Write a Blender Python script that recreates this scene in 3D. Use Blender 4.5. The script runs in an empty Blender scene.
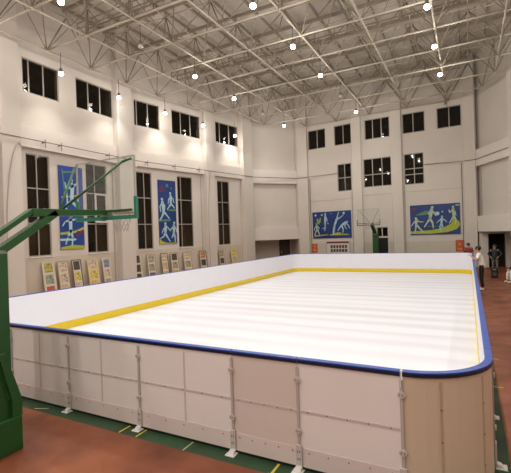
import bpy, bmesh, math, random
from mathutils import Vector, Matrix
random.seed(7)
SC = bpy.context.scene
COL = SC.collection
PI = math.pi

# ------------------------------------------------------------------ materials
def new_mat(name):
    m = bpy.data.materials.new(name); m.use_nodes = True
    return m, m.node_tree.nodes, m.node_tree.links, m.node_tree.nodes['Principled BSDF']

def mat(name, c, rough=.5, metal=0., var=0., vscale=2., bump=0., bscale=40., spec=.5, emit=None, estr=0.):
    m, N, L, b = new_mat(name)
    b.inputs['Base Color'].default_value = (*c, 1)
    b.inputs['Roughness'].default_value = rough
    b.inputs['Metallic'].default_value = metal
    b.inputs['Specular IOR Level'].default_value = spec
    if emit:
        b.inputs['Emission Color'].default_value = (*emit, 1)
        b.inputs['Emission Strength'].default_value = estr
    tc = None
    if var or bump:
        tc = N.new('ShaderNodeTexCoord')
    if var:
        n = N.new('ShaderNodeTexNoise'); n.inputs['Scale'].default_value = vscale
        n.inputs['Detail'].default_value = 5
        L.new(tc.outputs['Object'], n.inputs['Vector'])
        r = N.new('ShaderNodeValToRGB')
        r.color_ramp.elements[0].position = .3; r.color_ramp.elements[1].position = .7
        r.color_ramp.elements[0].color = (*[x*(1-var) for x in c], 1)
        r.color_ramp.elements[1].color = (*[min(1, x*(1+var)) for x in c], 1)
        L.new(n.outputs['Fac'], r.inputs['Fac']); L.new(r.outputs['Color'], b.inputs['Base Color'])
    if bump:
        n2 = N.new('ShaderNodeTexNoise'); n2.inputs['Scale'].default_value = bscale
        L.new(tc.outputs['Object'], n2.inputs['Vector'])
        bp = N.new('ShaderNodeBump'); bp.inputs['Strength'].default_value = bump
        bp.inputs['Distance'].default_value = .01
        L.new(n2.outputs['Fac'], bp.inputs['Height']); L.new(bp.outputs['Normal'], b.inputs['Normal'])
    return m

def glass(name, tint, reflect=.08, haze=0., hazecol=(.8, .85, .85)):
    m = bpy.data.materials.new(name); m.use_nodes = True
    N, L = m.node_tree.nodes, m.node_tree.links
    N.remove(N['Principled BSDF']); out = N['Material Output']
    t = N.new('ShaderNodeBsdfTransparent'); t.inputs['Color'].default_value = (*tint, 1)
    g = N.new('ShaderNodeBsdfGlossy'); g.inputs['Roughness'].default_value = .03
    x = N.new('ShaderNodeMixShader'); x.inputs[0].default_value = reflect
    L.new(t.outputs[0], x.inputs[1]); L.new(g.outputs[0], x.inputs[2])
    last = x
    if haze:
        d = N.new('ShaderNodeBsdfDiffuse'); d.inputs['Color'].default_value = (*hazecol, 1)
        y = N.new('ShaderNodeMixShader'); y.inputs[0].default_value = haze
        L.new(x.outputs[0], y.inputs[1]); L.new(d.outputs[0], y.inputs[2]); last = y
    L.new(last.outputs[0], out.inputs['Surface'])
    return m

M = {}
M['wall'] = mat('wall_paint', (.63, .58, .52), .7, var=.035, vscale=.6, bump=.05, spec=.3)
M['ledge'] = mat('ledge_paint', (.70, .65, .59), .65, var=.02, vscale=1.2, spec=.3)
M['dado'] = mat('dado_tile', (.57, .505, .42), .5, var=.04, vscale=1.5)
M['ceiling'] = mat('roof_sheet', (.58, .535, .47), .8, var=.05, vscale=.5, spec=.2)
M['steel'] = mat('cream_painted_steel', (.47, .42, .335), .5, var=.08, vscale=3.)
M['strut'] = mat('brown_strut', (.27, .23, .17), .55, var=.08, vscale=3.)  # darker brown than the cream chords
M['purlin'] = mat('dull_purlin_steel', (.30, .26, .205), .6)
M['frame'] = mat('grey_aluminium_frame', (.36, .335, .30), .45, metal=.3)
M['whiteframe'] = mat('pale_sash_frame', (.62, .58, .52), .45)
M['pane'] = glass('night_glass', (.62, .58, .52), .02)
M['blind'] = mat('brown_blind', (.23, .19, .14), .9)
M['darkblind'] = mat('dark_blind', (.085, .072, .058), .9)
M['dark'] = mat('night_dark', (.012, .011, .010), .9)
M['doorpaint'] = mat('dark_brown_door', (.07, .05, .035), .6)
M['board_white'] = mat('white_board', (.77, .775, .85), .35, var=.01, vscale=3)
M['outer'] = mat('greyish_white_outer_sheet', (.90, .865, .86), .32, var=.02, vscale=1.2)
M['outer_tan'] = mat('beige_outer_sheet', (.76, .68, .64), .35, var=.02, vscale=1.2)
M['outer_corner'] = mat('tan_corner_sheet', (.68, .57, .44), .35, var=.02, vscale=1.2)
M['band'] = mat('pinkish_base_band', (.80, .70, .68), .4, var=.03)
M['rib'] = mat('grey_pink_rib', (.64,.585,.58), .4)
M['rib_tan'] = mat('brown_rib', (.50, .40, .30), .4)
M['post'] = mat('joint_strip_grey', (.52, .47, .46), .4)
M['latch'] = mat('pale_latch_plastic', (.60, .56, .54), .35)
M['screw'] = mat('dark_screw', (.10, .09, .09), .4, metal=.6)
M['kick'] = mat('yellow_kick_plate', (.74, .54, .008), .4)
M['blue'] = mat('blue_rail_plastic', (.022, .075, .36), .35)
M['navy'] = mat('navy_rail_shade', (.008, .012, .045), .4)  # shade of the rail's outer face put into the colour
M['foot'] = mat('white_foot', (.70, .69, .66), .4)
M['green'] = mat('green_paint', (.011, .080, .015), .38, var=.08, vscale=4)
M['pad'] = mat('teal_green_padding', (.02, .20, .12), .5)
M['padfar'] = mat('faded_dark_padding', (.07, .13, .10), .5)
M['boardglass'] = glass('clear_backboard', (.93, .95, .94), .04, .045)
M['boardline'] = mat('grey_backboard_edge', (.42, .40, .36), .4)
M['rim'] = mat('rust_orange_rim', (.30, .09, .04), .5)
M['rimplate'] = mat('white_rim_plate', (.62, .58, .54), .5)
M['net'] = mat('off_white_net', (.42, .39, .36), .9)
M['cable'] = mat('dark_cable', (.07, .06, .05), .7)
M['conduit'] = mat('brown_conduit', (.13, .10, .075), .6)
M['greypipe'] = mat('cream_pipe', (.40, .36, .31), .6)
M['lampbody'] = mat('lamp_grey_metal', (.25, .24, .22), .4, metal=.5)
M['bulb'] = mat('lit_bulb', (1, .95, .85), .4, emit=(1, .93, .80), estr=38)
M['deadbulb'] = mat('unlit_bulb', (.55, .52, .47), .3)
M['yellowline'] = mat('yellow_court_line', (.55, .47, .06), .5)
M['paleline'] = mat('faded_court_line', (.35, .42, .22), .5)
M['poster'] = mat('poster_blue', (.012, .05, .27), .45, var=.25, vscale=1.2)
M['poster_dark'] = mat('poster_navy', (.010, .033, .17), .45, var=.2, vscale=1.2)
M['fig'] = mat('pale_blue_figure', (.40, .60, .64), .5)
M['fig2'] = mat('pale_green_figure', (.46, .60, .44), .5)
M['lime'] = mat('lime_green', (.38, .44, .035), .5)
M['lime2'] = mat('dull_green_stroke', (.09, .24, .13), .5)
M['redmark'] = mat('dark_red_mark', (.20, .02, .05), .5)
M['red'] = mat('red_notice', (.50, .085, .03), .5, var=.15, vscale=6)
M['orange'] = mat('orange_print', (.62, .24, .06), .5)
M['paper'] = mat('cream_paper', (.60, .53, .42), .6)
M['paper2'] = mat('pale_yellow_paper', (.62, .52, .28), .6)
M['wood'] = mat('light_wood_frame', (.36, .24, .14), .5)
M['black'] = mat('black_plastic', (.012, .011, .010), .4)
M['skin'] = mat('skin', (.46, .27, .18), .55)
M['hair'] = mat('black_hair', (.012, .009, .007), .5)
M['shirt'] = mat('white_t_shirt', (.78, .75, .70), .8)
M['trousers'] = mat('black_trousers', (.012, .010, .011), .8)
M['redshirt'] = mat('red_shirt', (.25, .03, .02), .8)
M['darkjacket'] = mat('dark_jacket', (.02, .03, .04), .8)
M['khaki'] = mat('pale_trousers', (.15, .125, .10), .8)
M['phone'] = mat('phone_white', (.6, .58, .55), .3)
M['streetlamp'] = mat('orange_night_lamp', (1, .4, .1), .4, emit=(1, .35, .1), estr=10)

# floor: red court paint with a green surround under the rink
m, N, L, b = new_mat('court_paint'); M['floor'] = m
tc = N.new('ShaderNodeTexCoord'); sp = N.new('ShaderNodeSeparateXYZ'); L.new(tc.outputs['Object'], sp.inputs[0])
def step(sock, thr, gt=True):
    n = N.new('ShaderNodeMath'); n.operation = 'GREATER_THAN' if gt else 'LESS_THAN'
    L.new(sock, n.inputs[0]); n.inputs[1].default_value = thr; return n.outputs[0]
def mul(a, c):
    n = N.new('ShaderNodeMath'); n.operation = 'MULTIPLY'; L.new(a, n.inputs[0]); L.new(c, n.inputs[1]); return n.outputs[0]
mask = mul(mul(step(sp.outputs['X'], .33, False), step(sp.outputs['Y'], 3.83)), step(sp.outputs['X'], -10.9))
def noise_ramp(scale, c0, c1, p0=.35, p1=.65):
    n = N.new('ShaderNodeTexNoise'); n.inputs['Scale'].default_value = scale; n.inputs['Detail'].default_value = 6
    L.new(tc.outputs['Object'], n.inputs['Vector'])
    r = N.new('ShaderNodeValToRGB'); r.color_ramp.elements[0].position = p0; r.color_ramp.elements[1].position = p1
    r.color_ramp.elements[0].color = (*c0, 1); r.color_ramp.elements[1].color = (*c1, 1)
    L.new(n.outputs['Fac'], r.inputs['Fac']); return r.outputs['Color'], n
rc, _ = noise_ramp(1.1, (.13, .036, .017), (.27, .085, .037))
gc, _ = noise_ramp(1.6, (.018, .040, .020), (.022, .068, .026))
mx = N.new('ShaderNodeMix'); mx.data_type = 'RGBA'
L.new(mask, mx.inputs['Factor']); L.new(rc, mx.inputs['A']); L.new(gc, mx.inputs['B'])
L.new(mx.outputs['Result'], b.inputs['Base Color'])
b.inputs['Specular IOR Level'].default_value = .35
rr, nn = noise_ramp(2.5, (.36,)*3, (.55,)*3); L.new(rr, b.inputs['Roughness'])

# ice: white sheet with slightly darker cross bands
m, N, L, b = new_mat('white_ice'); M['ice'] = m
tc = N.new('ShaderNodeTexCoord'); mp = N.new('ShaderNodeMapping'); mp.inputs['Scale'].default_value = (.10, 1.15, 1)
L.new(tc.outputs['Object'], mp.inputs[0])
n = N.new('ShaderNodeTexNoise'); n.inputs['Scale'].default_value = 1.3; n.inputs['Detail'].default_value = 3
L.new(mp.outputs[0], n.inputs['Vector'])
w = N.new('ShaderNodeTexWave'); w.bands_direction = 'Y'; w.inputs['Scale'].default_value = .34
w.inputs['Distortion'].default_value = .5; L.new(tc.outputs['Object'], w.inputs['Vector'])
ad = N.new('ShaderNodeMath'); ad.operation = 'MULTIPLY_ADD'; ad.inputs[1].default_value = .4
L.new(w.outputs['Fac'], ad.inputs[0]); L.new(n.outputs['Fac'], ad.inputs[2])
r = N.new('ShaderNodeValToRGB'); r.color_ramp.elements[0].position = .35; r.color_ramp.elements[1].position = .85
r.color_ramp.elements[0].color = (.64, .65, .70, 1); r.color_ramp.elements[1].color = (.77, .785, .84, 1)
L.new(ad.outputs[0], r.inputs['Fac']); L.new(r.outputs['Color'], b.inputs['Base Color'])
b.inputs['Roughness'].default_value = .42

# ------------------------------------------------------------------ mesh helpers
class MB:
    def __init__(s): s.bm = bmesh.new()
    def vs(s, pts): return [s.bm.verts.new(p) for p in pts]
    def face(s, pts):
        s.bm.faces.new(s.vs(pts)); return s
    def hexa(s, p):          # p: 4 bottom + 4 top corners
        v = s.vs(p)
        for f in ((3, 2, 1, 0), (4, 5, 6, 7), (0, 1, 5, 4), (1, 2, 6, 5), (2, 3, 7, 6), (3, 0, 4, 7)):
            s.bm.faces.new([v[i] for i in f])
        return s
    def box(s, x0, x1, y0, y1, z0, z1):
        return s.hexa([(x0, y0, z0), (x1, y0, z0), (x1, y1, z0), (x0, y1, z0), (x0, y0, z1), (x1, y0, z1), (x1, y1, z1), (x0, y1, z1)])
    def prism(s, poly, z0, z1):
        a = s.vs([(x, y, z0) for x, y in poly]); c = s.vs([(x, y, z1) for x, y in poly]); n = len(poly)
        s.bm.faces.new(a[::-1]); s.bm.faces.new(c)
        for i in range(n): s.bm.faces.new([a[i], a[(i+1) % n], c[(i+1) % n], c[i]])
        return s
    def tube(s, p0, p1, r, n=6, r1=None):
        p0, p1 = Vector(p0), Vector(p1); d = (p1-p0)
        if d.length < 1e-6: return s
        d.normalize(); r1 = r if r1 is None else r1
        u = d.orthogonal().normalized(); w = d.cross(u)
        a = s.vs([p0+(u*math.cos(2*PI*i/n)+w*math.sin(2*PI*i/n))*r for i in range(n)])
        c = s.vs([p1+(u*math.cos(2*PI*i/n)+w*math.sin(2*PI*i/n))*r1 for i in range(n)])
        for i in range(n): s.bm.faces.new([a[i], a[(i+1) % n], c[(i+1) % n], c[i]])
        s.bm.faces.new(a[::-1]); s.bm.faces.new(c)
        return s
    def path(s, pts, r, n=6):
        for a, c in zip(pts, pts[1:]): s.tube(a, c, r, n)
        for p in pts[1:-1]: s.ball(p, r*1.02, 6, 4)
        return s
    def ball(s, c, r, u=10, v=6, sc=(1, 1, 1)):
        c = Vector(c)
        rows = []
        for j in range(1, v):
            t = PI*j/v
            rows.append(s.vs([c+Vector((r*sc[0]*math.sin(t)*math.cos(2*PI*i/u), r*sc[1]*math.sin(t)*math.sin(2*PI*i/u), r*sc[2]*math.cos(t))) for i in range(u)]))
        top = s.bm.verts.new(c+Vector((0, 0, r*sc[2]))); bot = s.bm.verts.new(c-Vector((0, 0, r*sc[2])))
        for i in range(u):
            k = (i+1) % u
            s.bm.faces.new([top, rows[0][i], rows[0][k]]); s.bm.faces.new([bot, rows[-1][k], rows[-1][i]])
            for a, c2 in zip(rows, rows[1:]): s.bm.faces.new([a[i], c2[i], c2[k], a[k]])
        return s
    def lathe(s, prof, c=(0, 0, 0), n=16):
        c = Vector(c)
        rings = [s.vs([c+Vector((r*math.cos(2*PI*i/n), r*math.sin(2*PI*i/n), z)) for i in range(n)]) for r, z in prof]
        for a, b_ in zip(rings, rings[1:]):
            for i in range(n): s.bm.faces.new([a[i], a[(i+1) % n], b_[(i+1) % n], b_[i]])
        s.bm.faces.new(rings[0][::-1]); s.bm.faces.new(rings[-1])
        return s
    def torus(s, c, R, r, n=24, k=6, start=0, end=2*PI):
        c = Vector(c); pts = [c+Vector((R*math.cos(2*PI*i/n), R*math.sin(2*PI*i/n), 0)) for i in range(n+1)]
        for a, b_ in zip(pts, pts[1:]): s.tube(a, b_, r, k)
        return s
    def sweep(s, pts, o0, o1, z0, z1):
        """rectangular section along a plan path; offsets measured to the right of travel"""
        n = len(pts); rings = []
        for i, p in enumerate(pts):
            p = Vector(p)
            ts = []
            if i > 0: ts.append((p-Vector(pts[i-1])).normalized())
            if i < n-1: ts.append((Vector(pts[i+1])-p).normalized())
            t = sum(ts, Vector((0, 0))).normalized(); nr = Vector((t.y, -t.x))
            k = 1/max(.5, nr.dot(Vector((ts[0].y, -ts[0].x))))
            a, c = p+nr*o0*k, p+nr*o1*k
            rings.append(s.vs([(a.x, a.y, z0), (c.x, c.y, z0), (c.x, c.y, z1), (a.x, a.y, z1)]))
        for a, c in zip(rings, rings[1:]):
            for i in range(4): s.bm.faces.new([a[i], a[(i+1) % 4], c[(i+1) % 4], c[i]])
        s.bm.faces.new(rings[0][::-1]); s.bm.faces.new(rings[-1])
        return s
    def build(s, name, material, parent=None, smooth=False, bevel=0.):
        bmesh.ops.recalc_face_normals(s.bm, faces=s.bm.faces[:])
        me = bpy.data.meshes.new(name)
        if parent is not None and parent.type == 'EMPTY' or parent is not None:
            off = world_of(parent)
            for v in s.bm.verts: v.co -= off
        s.bm.to_mesh(me); s.bm.free()
        if smooth:
            for p in me.polygons: p.use_smooth = True
        me.materials.append(material)
        o = bpy.data.objects.new(name, me); COL.objects.link(o)
        if parent is not None: o.parent = parent
        if bevel:
            bv = o.modifiers.new('bevel', 'BEVEL'); bv.width = bevel; bv.segments = 2; bv.limit_method = 'ANGLE'
        return o

def world_of(o):
    v = Vector((0, 0, 0))
    while o is not None:
        v += Vector(o.location); o = o.parent
    return v

def thing(name, label, cat, loc=(0, 0, 0), group=None):
    o = bpy.data.objects.new(name, None); COL.objects.link(o); o.location = loc
    o.empty_display_size = .1
    o['label'] = label; o['category'] = cat
    if group: o['group'] = group
    return o
def tag(o, label, cat, group=None, kind=None):
    o['label'] = label; o['category'] = cat
    if group: o['group'] = group
    if kind: o['kind'] = kind
    return o
def struct(o, label=None):
    o['kind'] = 'structure'
    if label: o['label'] = label
    return o
def copy_tree(o, parent=None):
    c = o.copy(); COL.objects.link(c); c.parent = parent
    for ch in list(o.children): copy_tree(ch, c)
    return c

# ------------------------------------------------------------------ wall frames
class Fr:
    """wall frame: s along the wall, n towards the hall, z up"""
    def __init__(f, A, B):
        f.A = Vector(A); f.B = Vector(B); f.L = (f.B-f.A).length; f.t = (f.B-f.A).normalized(); f.n = Vector((f.t.y, -f.t.x))
    def p(f, s, n, z):
        q = f.A+f.t*s+f.n*n; return (q.x, q.y, z)
    def box(f, mb, s0, s1, n0, n1, z0, z1):
        mb.hexa([f.p(s0, n0, z0), f.p(s1, n0, z0), f.p(s1, n1, z0), f.p(s0, n1, z0), f.p(s0, n0, z1), f.p(s1, n0, z1), f.p(s1, n1, z1), f.p(s0, n1, z1)])
        return mb
W = [Fr((-16.9, -6), (-16.9, 17.45)), Fr((-16.9, 17.45), (-15.7, 23.0)), Fr((-15.7, 23.0), (-14.75, 27.4)),
     Fr((-14.75, 27.4), (-11.9, 30.65)), Fr((-11.9, 30.65), (-7.1, 30.0)), Fr((-7.1, 30.0), (.45, 29.65)),
     Fr((.45, 29.65), (2.3, 26.0)), Fr((2.3, 26.0), (5.6, 19.0)), Fr((5.6, 19.0), (5.6, -6.0)), Fr((5.6, -14.0), (-16.9, -14.0))]
TOP = 13.7

def wall(name, fr, holes=(), z0=0, z1=TOP, off=0, th=.3, s0=0, s1=None, material=None):
    s1 = fr.L if s1 is None else s1
    S = sorted({s0, s1, *[h[0] for h in holes], *[h[1] for h in holes]})
    Z = sorted({z0, z1, *[h[2] for h in holes], *[h[3] for h in holes]})
    def solid(i, j):
        if i < 0 or j < 0 or i >= len(S)-1 or j >= len(Z)-1: return False
        sm, zm = (S[i]+S[i+1])/2, (Z[j]+Z[j+1])/2
        return not any(h[0] < sm < h[1] and h[2] < zm < h[3] for h in holes)
    mb = MB(); f, k = off, off-th
    for i in range(len(S)-1):
        for j in range(len(Z)-1):
            if not solid(i, j): continue
            a, b_, c, d = S[i], S[i+1], Z[j], Z[j+1]
            mb.face([fr.p(a, f, c), fr.p(b_, f, c), fr.p(b_, f, d), fr.p(a, f, d)])
            mb.face([fr.p(a, k, c), fr.p(a, k, d), fr.p(b_, k, d), fr.p(b_, k, c)])
            if not solid(i-1, j): mb.face([fr.p(a, f, c), fr.p(a, f, d), fr.p(a, k, d), fr.p(a, k, c)])
            if not solid(i+1, j): mb.face([fr.p(b_, f, c), fr.p(b_, k, c), fr.p(b_, k, d), fr.p(b_, f, d)])
            if not solid(i, j-1): mb.face([fr.p(a, f, c), fr.p(a, k, c), fr.p(b_, k, c), fr.p(b_, f, c)])
            if not solid(i, j+1): mb.face([fr.p(a, f, d), fr.p(b_, f, d), fr.p(b_, k, d), fr.p(a, k, d)])
    bmesh.ops.remove_doubles(mb.bm, verts=mb.bm.verts[:], dist=1e-4)
    return struct(mb.build(name, material or M['wall']))

WIN = [0]
def window(fr, h, cols, rows, blinds=(), sash=None, fm=None, label='dark night window in the pale wall'):
    """h=(s0,s1,z0,z1); cols, rows: bar positions; blinds: (s0,s1,z0,z1,mat)"""
    WIN[0] += 1
    s0, s1, z0, z1 = h
    e = bpy.data.objects.new('window_%d' % WIN[0], None); COL.objects.link(e)
    e.location = fr.p((s0+s1)/2, -.14, z0); e['kind'] = 'structure'
    f = MB(); w = .055; n0, n1 = -.10, -.035
    fr.box(f, s0, s1, n0, n1, z0, z0+w); fr.box(f, s0, s1, n0, n1, z1-w, z1)
    fr.box(f, s0, s0+w, n0, n1, z0+w, z1-w); fr.box(f, s1-w, s1, n0, n1, z0+w, z1-w)
    f.build('frame', fm or M['frame'], e)
    for c in cols:
        q = MB(); fr.box(q, c-w/2, c+w/2, n0, n1-.002, z0+w, z1-w); q.build('mullion', fm or M['frame'], e)
    for r in rows:
        q = MB(); fr.box(q, s0+w, s1-w, n0, n1+.002, r-w/2, r+w/2); q.build('transom', fm or M['frame'], e)
    g = MB(); fr.box(g, s0+w*.5, s1-w*.5, -.07, -.064, z0+w*.5, z1-w*.5); g.build('pane', M['pane'], e)
    for (a, b_, c, d, mm) in blinds:
        q = MB(); fr.box(q, a, b_, -.16, -.145, c, d); q.build('blind', mm, e)
    if sash:
        a, b_, c, d = sash; q = MB(); w = .09
        fr.box(q, a, b_, -.01, .045, c, c+w); fr.box(q, a, b_, -.01, .045, d-w, d)
        fr.box(q, a, a+w, -.01, .045, c+w, d-w); fr.box(q, b_-w, b_, -.01, .045, c+w, d-w)
        q.build('open_sash', M['whiteframe'], e)
    if z0 < 3:
        si = MB(); fr.box(si, s0-.04, s1+.04, -.10, .05, z0-.05, z0-.002); si.build('sill', M['ledge'], e)
    return e

# --- floor, ceiling
fl = MB(); fl.box(-19, 8, -15, 33, -.2, 0); struct(fl.build('floor', M['floor']))
ce = MB(); ce.box(-19, 8, -15, 33, TOP, TOP+.2); struct(ce.build('ceiling', M['ceiling']))

# --- left wall bays
def low(s0, s1): return (s0-.03, s1+.05, 1.90, 6.45)
up = lambda s0, s1, z0=9.10, z1=10.62: (s0-.04, s1+.05, z0, z1)
def lowwin(fr, s0, s1, **k):
    mid = k.pop('mid', (s0+s1)/2)
    h = low(s0, s1)
    bl = [(s0, s1, 3.40, 6.42, M['darkblind']), (mid if k.pop('gap', False) else s0, s1, 1.92, 3.36, M['blind'])]
    window(fr, h, [mid], [3.38, 4.93], blinds=bl, **k)
hol = []
def both(fr, ups, lows, name, **k):
    wall(name, fr, holes=[up(a, b_) for a, b_, *_ in ups]+[low(a, b_) for a, b_, *_ in lows], **k)
    for a, b_, cs in ups: window(fr, up(a, b_), cs, [])
    for a, b_, kw in lows: lowwin(fr, a, b_, **kw)
both(W[0], [(5.0, 6.9, [5.6, 6.3]), (8.0, 9.9, [8.6, 9.3]), (11.2, 13.2, [11.9, 12.6]), (16.97, 18.67, [17.25, 17.95]), (19.69, 21.98, [20.4, 21.15])],
     [(5.0, 6.2, {}), (8.2, 9.3, {}), (11.0, 12.2, {}), (14.3, 15.45, {}), (16.98, 18.03, {'mid': 17.47}), (20.08, 21.33, {'gap': True, 'mid': 20.62, 'sash': (20.55, 21.33, 3.44, 4.95)})], 'wall_left', s0=-8)
both(W[1], [(.12, 1.84, [.28, 1.05]), (2.85, 5.15, [3.55, 4.35])],
     [(.1, 1.1, {'mid': .62, 'gap': True}), (3.1, 4.28, {'gap': True, 'mid': 3.38})], 'wall_left_mid')
both(W[2], [(1.0, 3.24, [1.4, 2.35])], [(.98, 2.12, {'mid': 1.47})], 'wall_left_far')
# ledge band between the two window rows
for i, z0, z1 in ((0, 6.66, 7.60), (1, 6.72, 7.58), (2, 6.72, 7.56)):
    q = MB(); W[i].box(q, 0, W[i].L, -.02, .22, z0, z1); struct(q.build('trim_%d' % (i+1), M['ledge']))
for i, nm in ((0, 'baseboard_left'), (1, 'baseboard_left_mid'), (2, 'baseboard_left_far'), (4, 'baseboard_back'), (5, 'baseboard_back_right')):
    q = MB()
    if i == 5:
        W[5].box(q, 0, 1.15, .0, .02, 0, 1.72); W[5].box(q, 2.15, W[5].L, .0, .02, 0, 1.72)
    else: W[i].box(q, 0, W[i].L, .0, .02, 0, 1.86 if i < 3 else 1.72)
    struct(q.build(nm, M['dado']))

# --- chamfered corner bay: recessed panels between ledge and beam, open recess underneath
def recessed_bay(fr, name, rec, bands, zb, tnum, ceil_d=2.2, s0=.0):
    wall(name, fr, z0=zb, off=-rec, s0=s0)
    for k, (a, b_) in enumerate(bands):
        q = MB(); fr.box(q, 0, fr.L, -rec-.01, 0, a, b_); struct(q.build('trim_%d' % (tnum+k), M['ledge']))
recessed_bay(W[3], 'wall_corner', .3, [(2.10, 3.05), (6.53, 7.60)], 2.2, 4)
wall('wall_corner_recess', W[3], off=-2.0, z1=2.5)
q = MB(); W[3].box(q, 0, W[3].L, -2.0, -.3, 2.2, 2.32); struct(q.build('ceiling_recess', M['wall']))
q = MB(); W[3].box(q, 3.2, 4.15, -1.98, -1.9, 0, 2.1); d = struct(q.build('door_1', M['doorpaint']))
q = MB(); W[3].box(q, 3.3, 3.36, -1.9, -1.85, .95, 1.1); q.build('door_handle', M['frame'], d)
for s in (-.15, W[3].L):
    q = MB(); W[3].box(q, s, s+.15, -2.0, -.28, 0, 2.2); struct(q.build('wall_recess_side', M['wall']))

# --- far wall
F = W[4]
wall('wall_back', F, holes=[up(.86, 2.29), up(3.09, 4.39), (3.23, 4.36, 5.6, 7.68)])
window(F, up(.86, 2.29), [1.62], []); window(F, up(3.09, 4.39), [3.78], [])
window(F, (3.23, 4.36, 5.6, 7.68), [3.82], [6.62])
F = W[5]
hs = [(.59, 2.37, 9.17, 10.63), (3.22, 4.69, 9.2, 10.6), (5.42, 6.91, 9.2, 10.6), (.42, 2.41, 5.72, 7.80), (3.25, 4.55, 5.65, 7.80)]
dh = (1.22, 2.05, 0, 2.80)
wall('wall_back_right', F, holes=hs+[dh])
window(F, hs[0], [1.17, 1.78], []); window(F, hs[1], [3.93], []); window(F, hs[2], [6.17], [])
window(F, hs[3], [1.08, 1.75], [6.62]); window(F, hs[4], [3.92], [6.35, 6.75])
# door with a light above it behind the far hoop
e = bpy.data.objects.new('door_2', None); COL.objects.link(e); e.location = F.p(1.63, -.14, 0); e['kind'] = 'structure'
q = MB(); F.box(q, 1.27, 2.0, -.18, -.13, 0, 2.02); q.build('door_leaf', M['dark'], e)
q = MB()
for a in ((1.22, 1.27, 0, 2.8), (2.0, 2.05, 0, 2.8), (1.27, 2.0, 2.75, 2.8), (1.27, 2.0, 2.02, 2.14), (1.58, 1.64, 2.14, 2.75)): F.box(q, a[0], a[1], -.20, -.08, a[2], a[3])
q.build('door_frame', M['whiteframe'], e)
q = MB(); F.box(q, 1.27, 2.0, -.15, -.144, 2.12, 2.76); q.build('pane', M['pane'], e)
q = MB(); F.box(q, 1.2, 2.07, -.28, -.24, 0, 2.85); q.build('backing', M['dark'], e)
# thin ledge line across the far wall
for i, z, s1 in ((4, 5.0, 4.3), (5, 5.15, 6.9)):
    q = MB(); W[i].box(q, .3, s1, -.01, .015, z, z+.03); struct(q.build('trim_%d' % (i+3), M['rib_tan']))

# --- right chamfer and right walls
recessed_bay(W[6], 'wall_right_corner', .3, [(2.28, 3.28), (6.45, 7.50)], 2.3, 9, s0=-.3)
recessed_bay(W[7], 'wall_right_mid', .3, [(2.28, 3.28), (6.45, 7.50)], 2.3, 11)
wall('wall_right', W[8], off=0, s1=W[8].L+8); wall('wall_front', W[9], off=0)
# passage behind the right corner bay
BK = Fr((.45, 29.5), (7.0, 29.5))
wall('wall_passage', BK, holes=[(.68, 1.5, 0, 2.08)], z1=2.6, off=0)
q = MB(); q.prism([(.3, 29.8), (.45, 29.66), (2.3, 26.0), (5.6, 19.0), (7, 19), (7, 30)], 2.31, 2.45); struct(q.build('ceiling_passage', M['wall']))
q = MB(); q.box(7.0, 7.2, 18.5, 30, 0, 2.6); struct(q.build('wall_passage_right', M['wall']))
q = MB(); q.box(5.6, 7.2, 18.7, 19.0, 0, 2.6); struct(q.build('wall_passage_front', M['wall']))
q = MB(); q.box(.45, .6, 29.50, 29.75, 0, 2.4); struct(q.build('trim_13', M['wall']))
e = bpy.data.objects.new('door_3', None); COL.objects.link(e); e.location = BK.p(1.1, -.2, 0); e['kind'] = 'structure'
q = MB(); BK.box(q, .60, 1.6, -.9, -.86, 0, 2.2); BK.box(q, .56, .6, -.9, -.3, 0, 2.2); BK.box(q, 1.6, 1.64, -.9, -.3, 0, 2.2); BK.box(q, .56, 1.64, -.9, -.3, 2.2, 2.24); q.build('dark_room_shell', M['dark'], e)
q = MB(); BK.box(q, .64, .68, -.3, .03, 0, 2.12); BK.box(q, 1.5, 1.54, -.3, .03, 0, 2.12); BK.box(q, .68, 1.5, -.3, .03, 2.08, 2.12); q.build('door_frame', M['doorpaint'], e)

# --- columns
def column(k, poly, z1=TOP):
    q = MB(); q.prism(poly, 0, z1); struct(q.build('trim_%d' % k, M['wall'], bevel=.04))
def P2(fr, s, n): return fr.p(s, n, 0)[:2]
k = 14
for a, b_ in ((2.6, 3.5), (9.9, 10.8), (15.73, 16.55), (21.95, 22.98)):
    column(k, [P2(W[0], a, -.1), P2(W[0], b_, -.1), P2(W[0], b_, .4), P2(W[0], a, .4)]); k += 1
column(k, [P2(W[1], 5.25, -.1), P2(W[2], .42, -.1), P2(W[2], .40, .4), P2(W[1], 5.28, .4)]); k += 1
column(k, [P2(W[2], 3.40, -.1), P2(W[3], .25, -.3), P2(W[3], .18, .25), P2(W[2], 3.38, .4)]); k += 1
column(k, [P2(W[3], 4.05, -.3), P2(W[4], .75, -.1), P2(W[4], .80, .22), P2(W[3], 4.03, .12)]); k += 1
column(k, [P2(W[4], 4.42, -.1), P2(W[5], .30, -.1), P2(W[5], .34, .2), P2(W[4], 4.47, .2)]); k += 1
column(k, [P2(W[5], 2.42, -.1), P2(W[5], 3.14, -.1), P2(W[5], 3.16, .2), P2(W[5], 2.43, .2)]); k += 1
column(k, [P2(W[5], 6.95, -.1), (.62, 29.72), P2(W[6], .24, .05), P2(W[5], 7.52, .2), P2(W[5], 6.97, .2)]); k += 1
column(k, [P2(W[6], 3.9, -.3), P2(W[7], .5, -.3), P2(W[7], .5, .2), P2(W[6], 3.9, .2)]); k += 1

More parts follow.
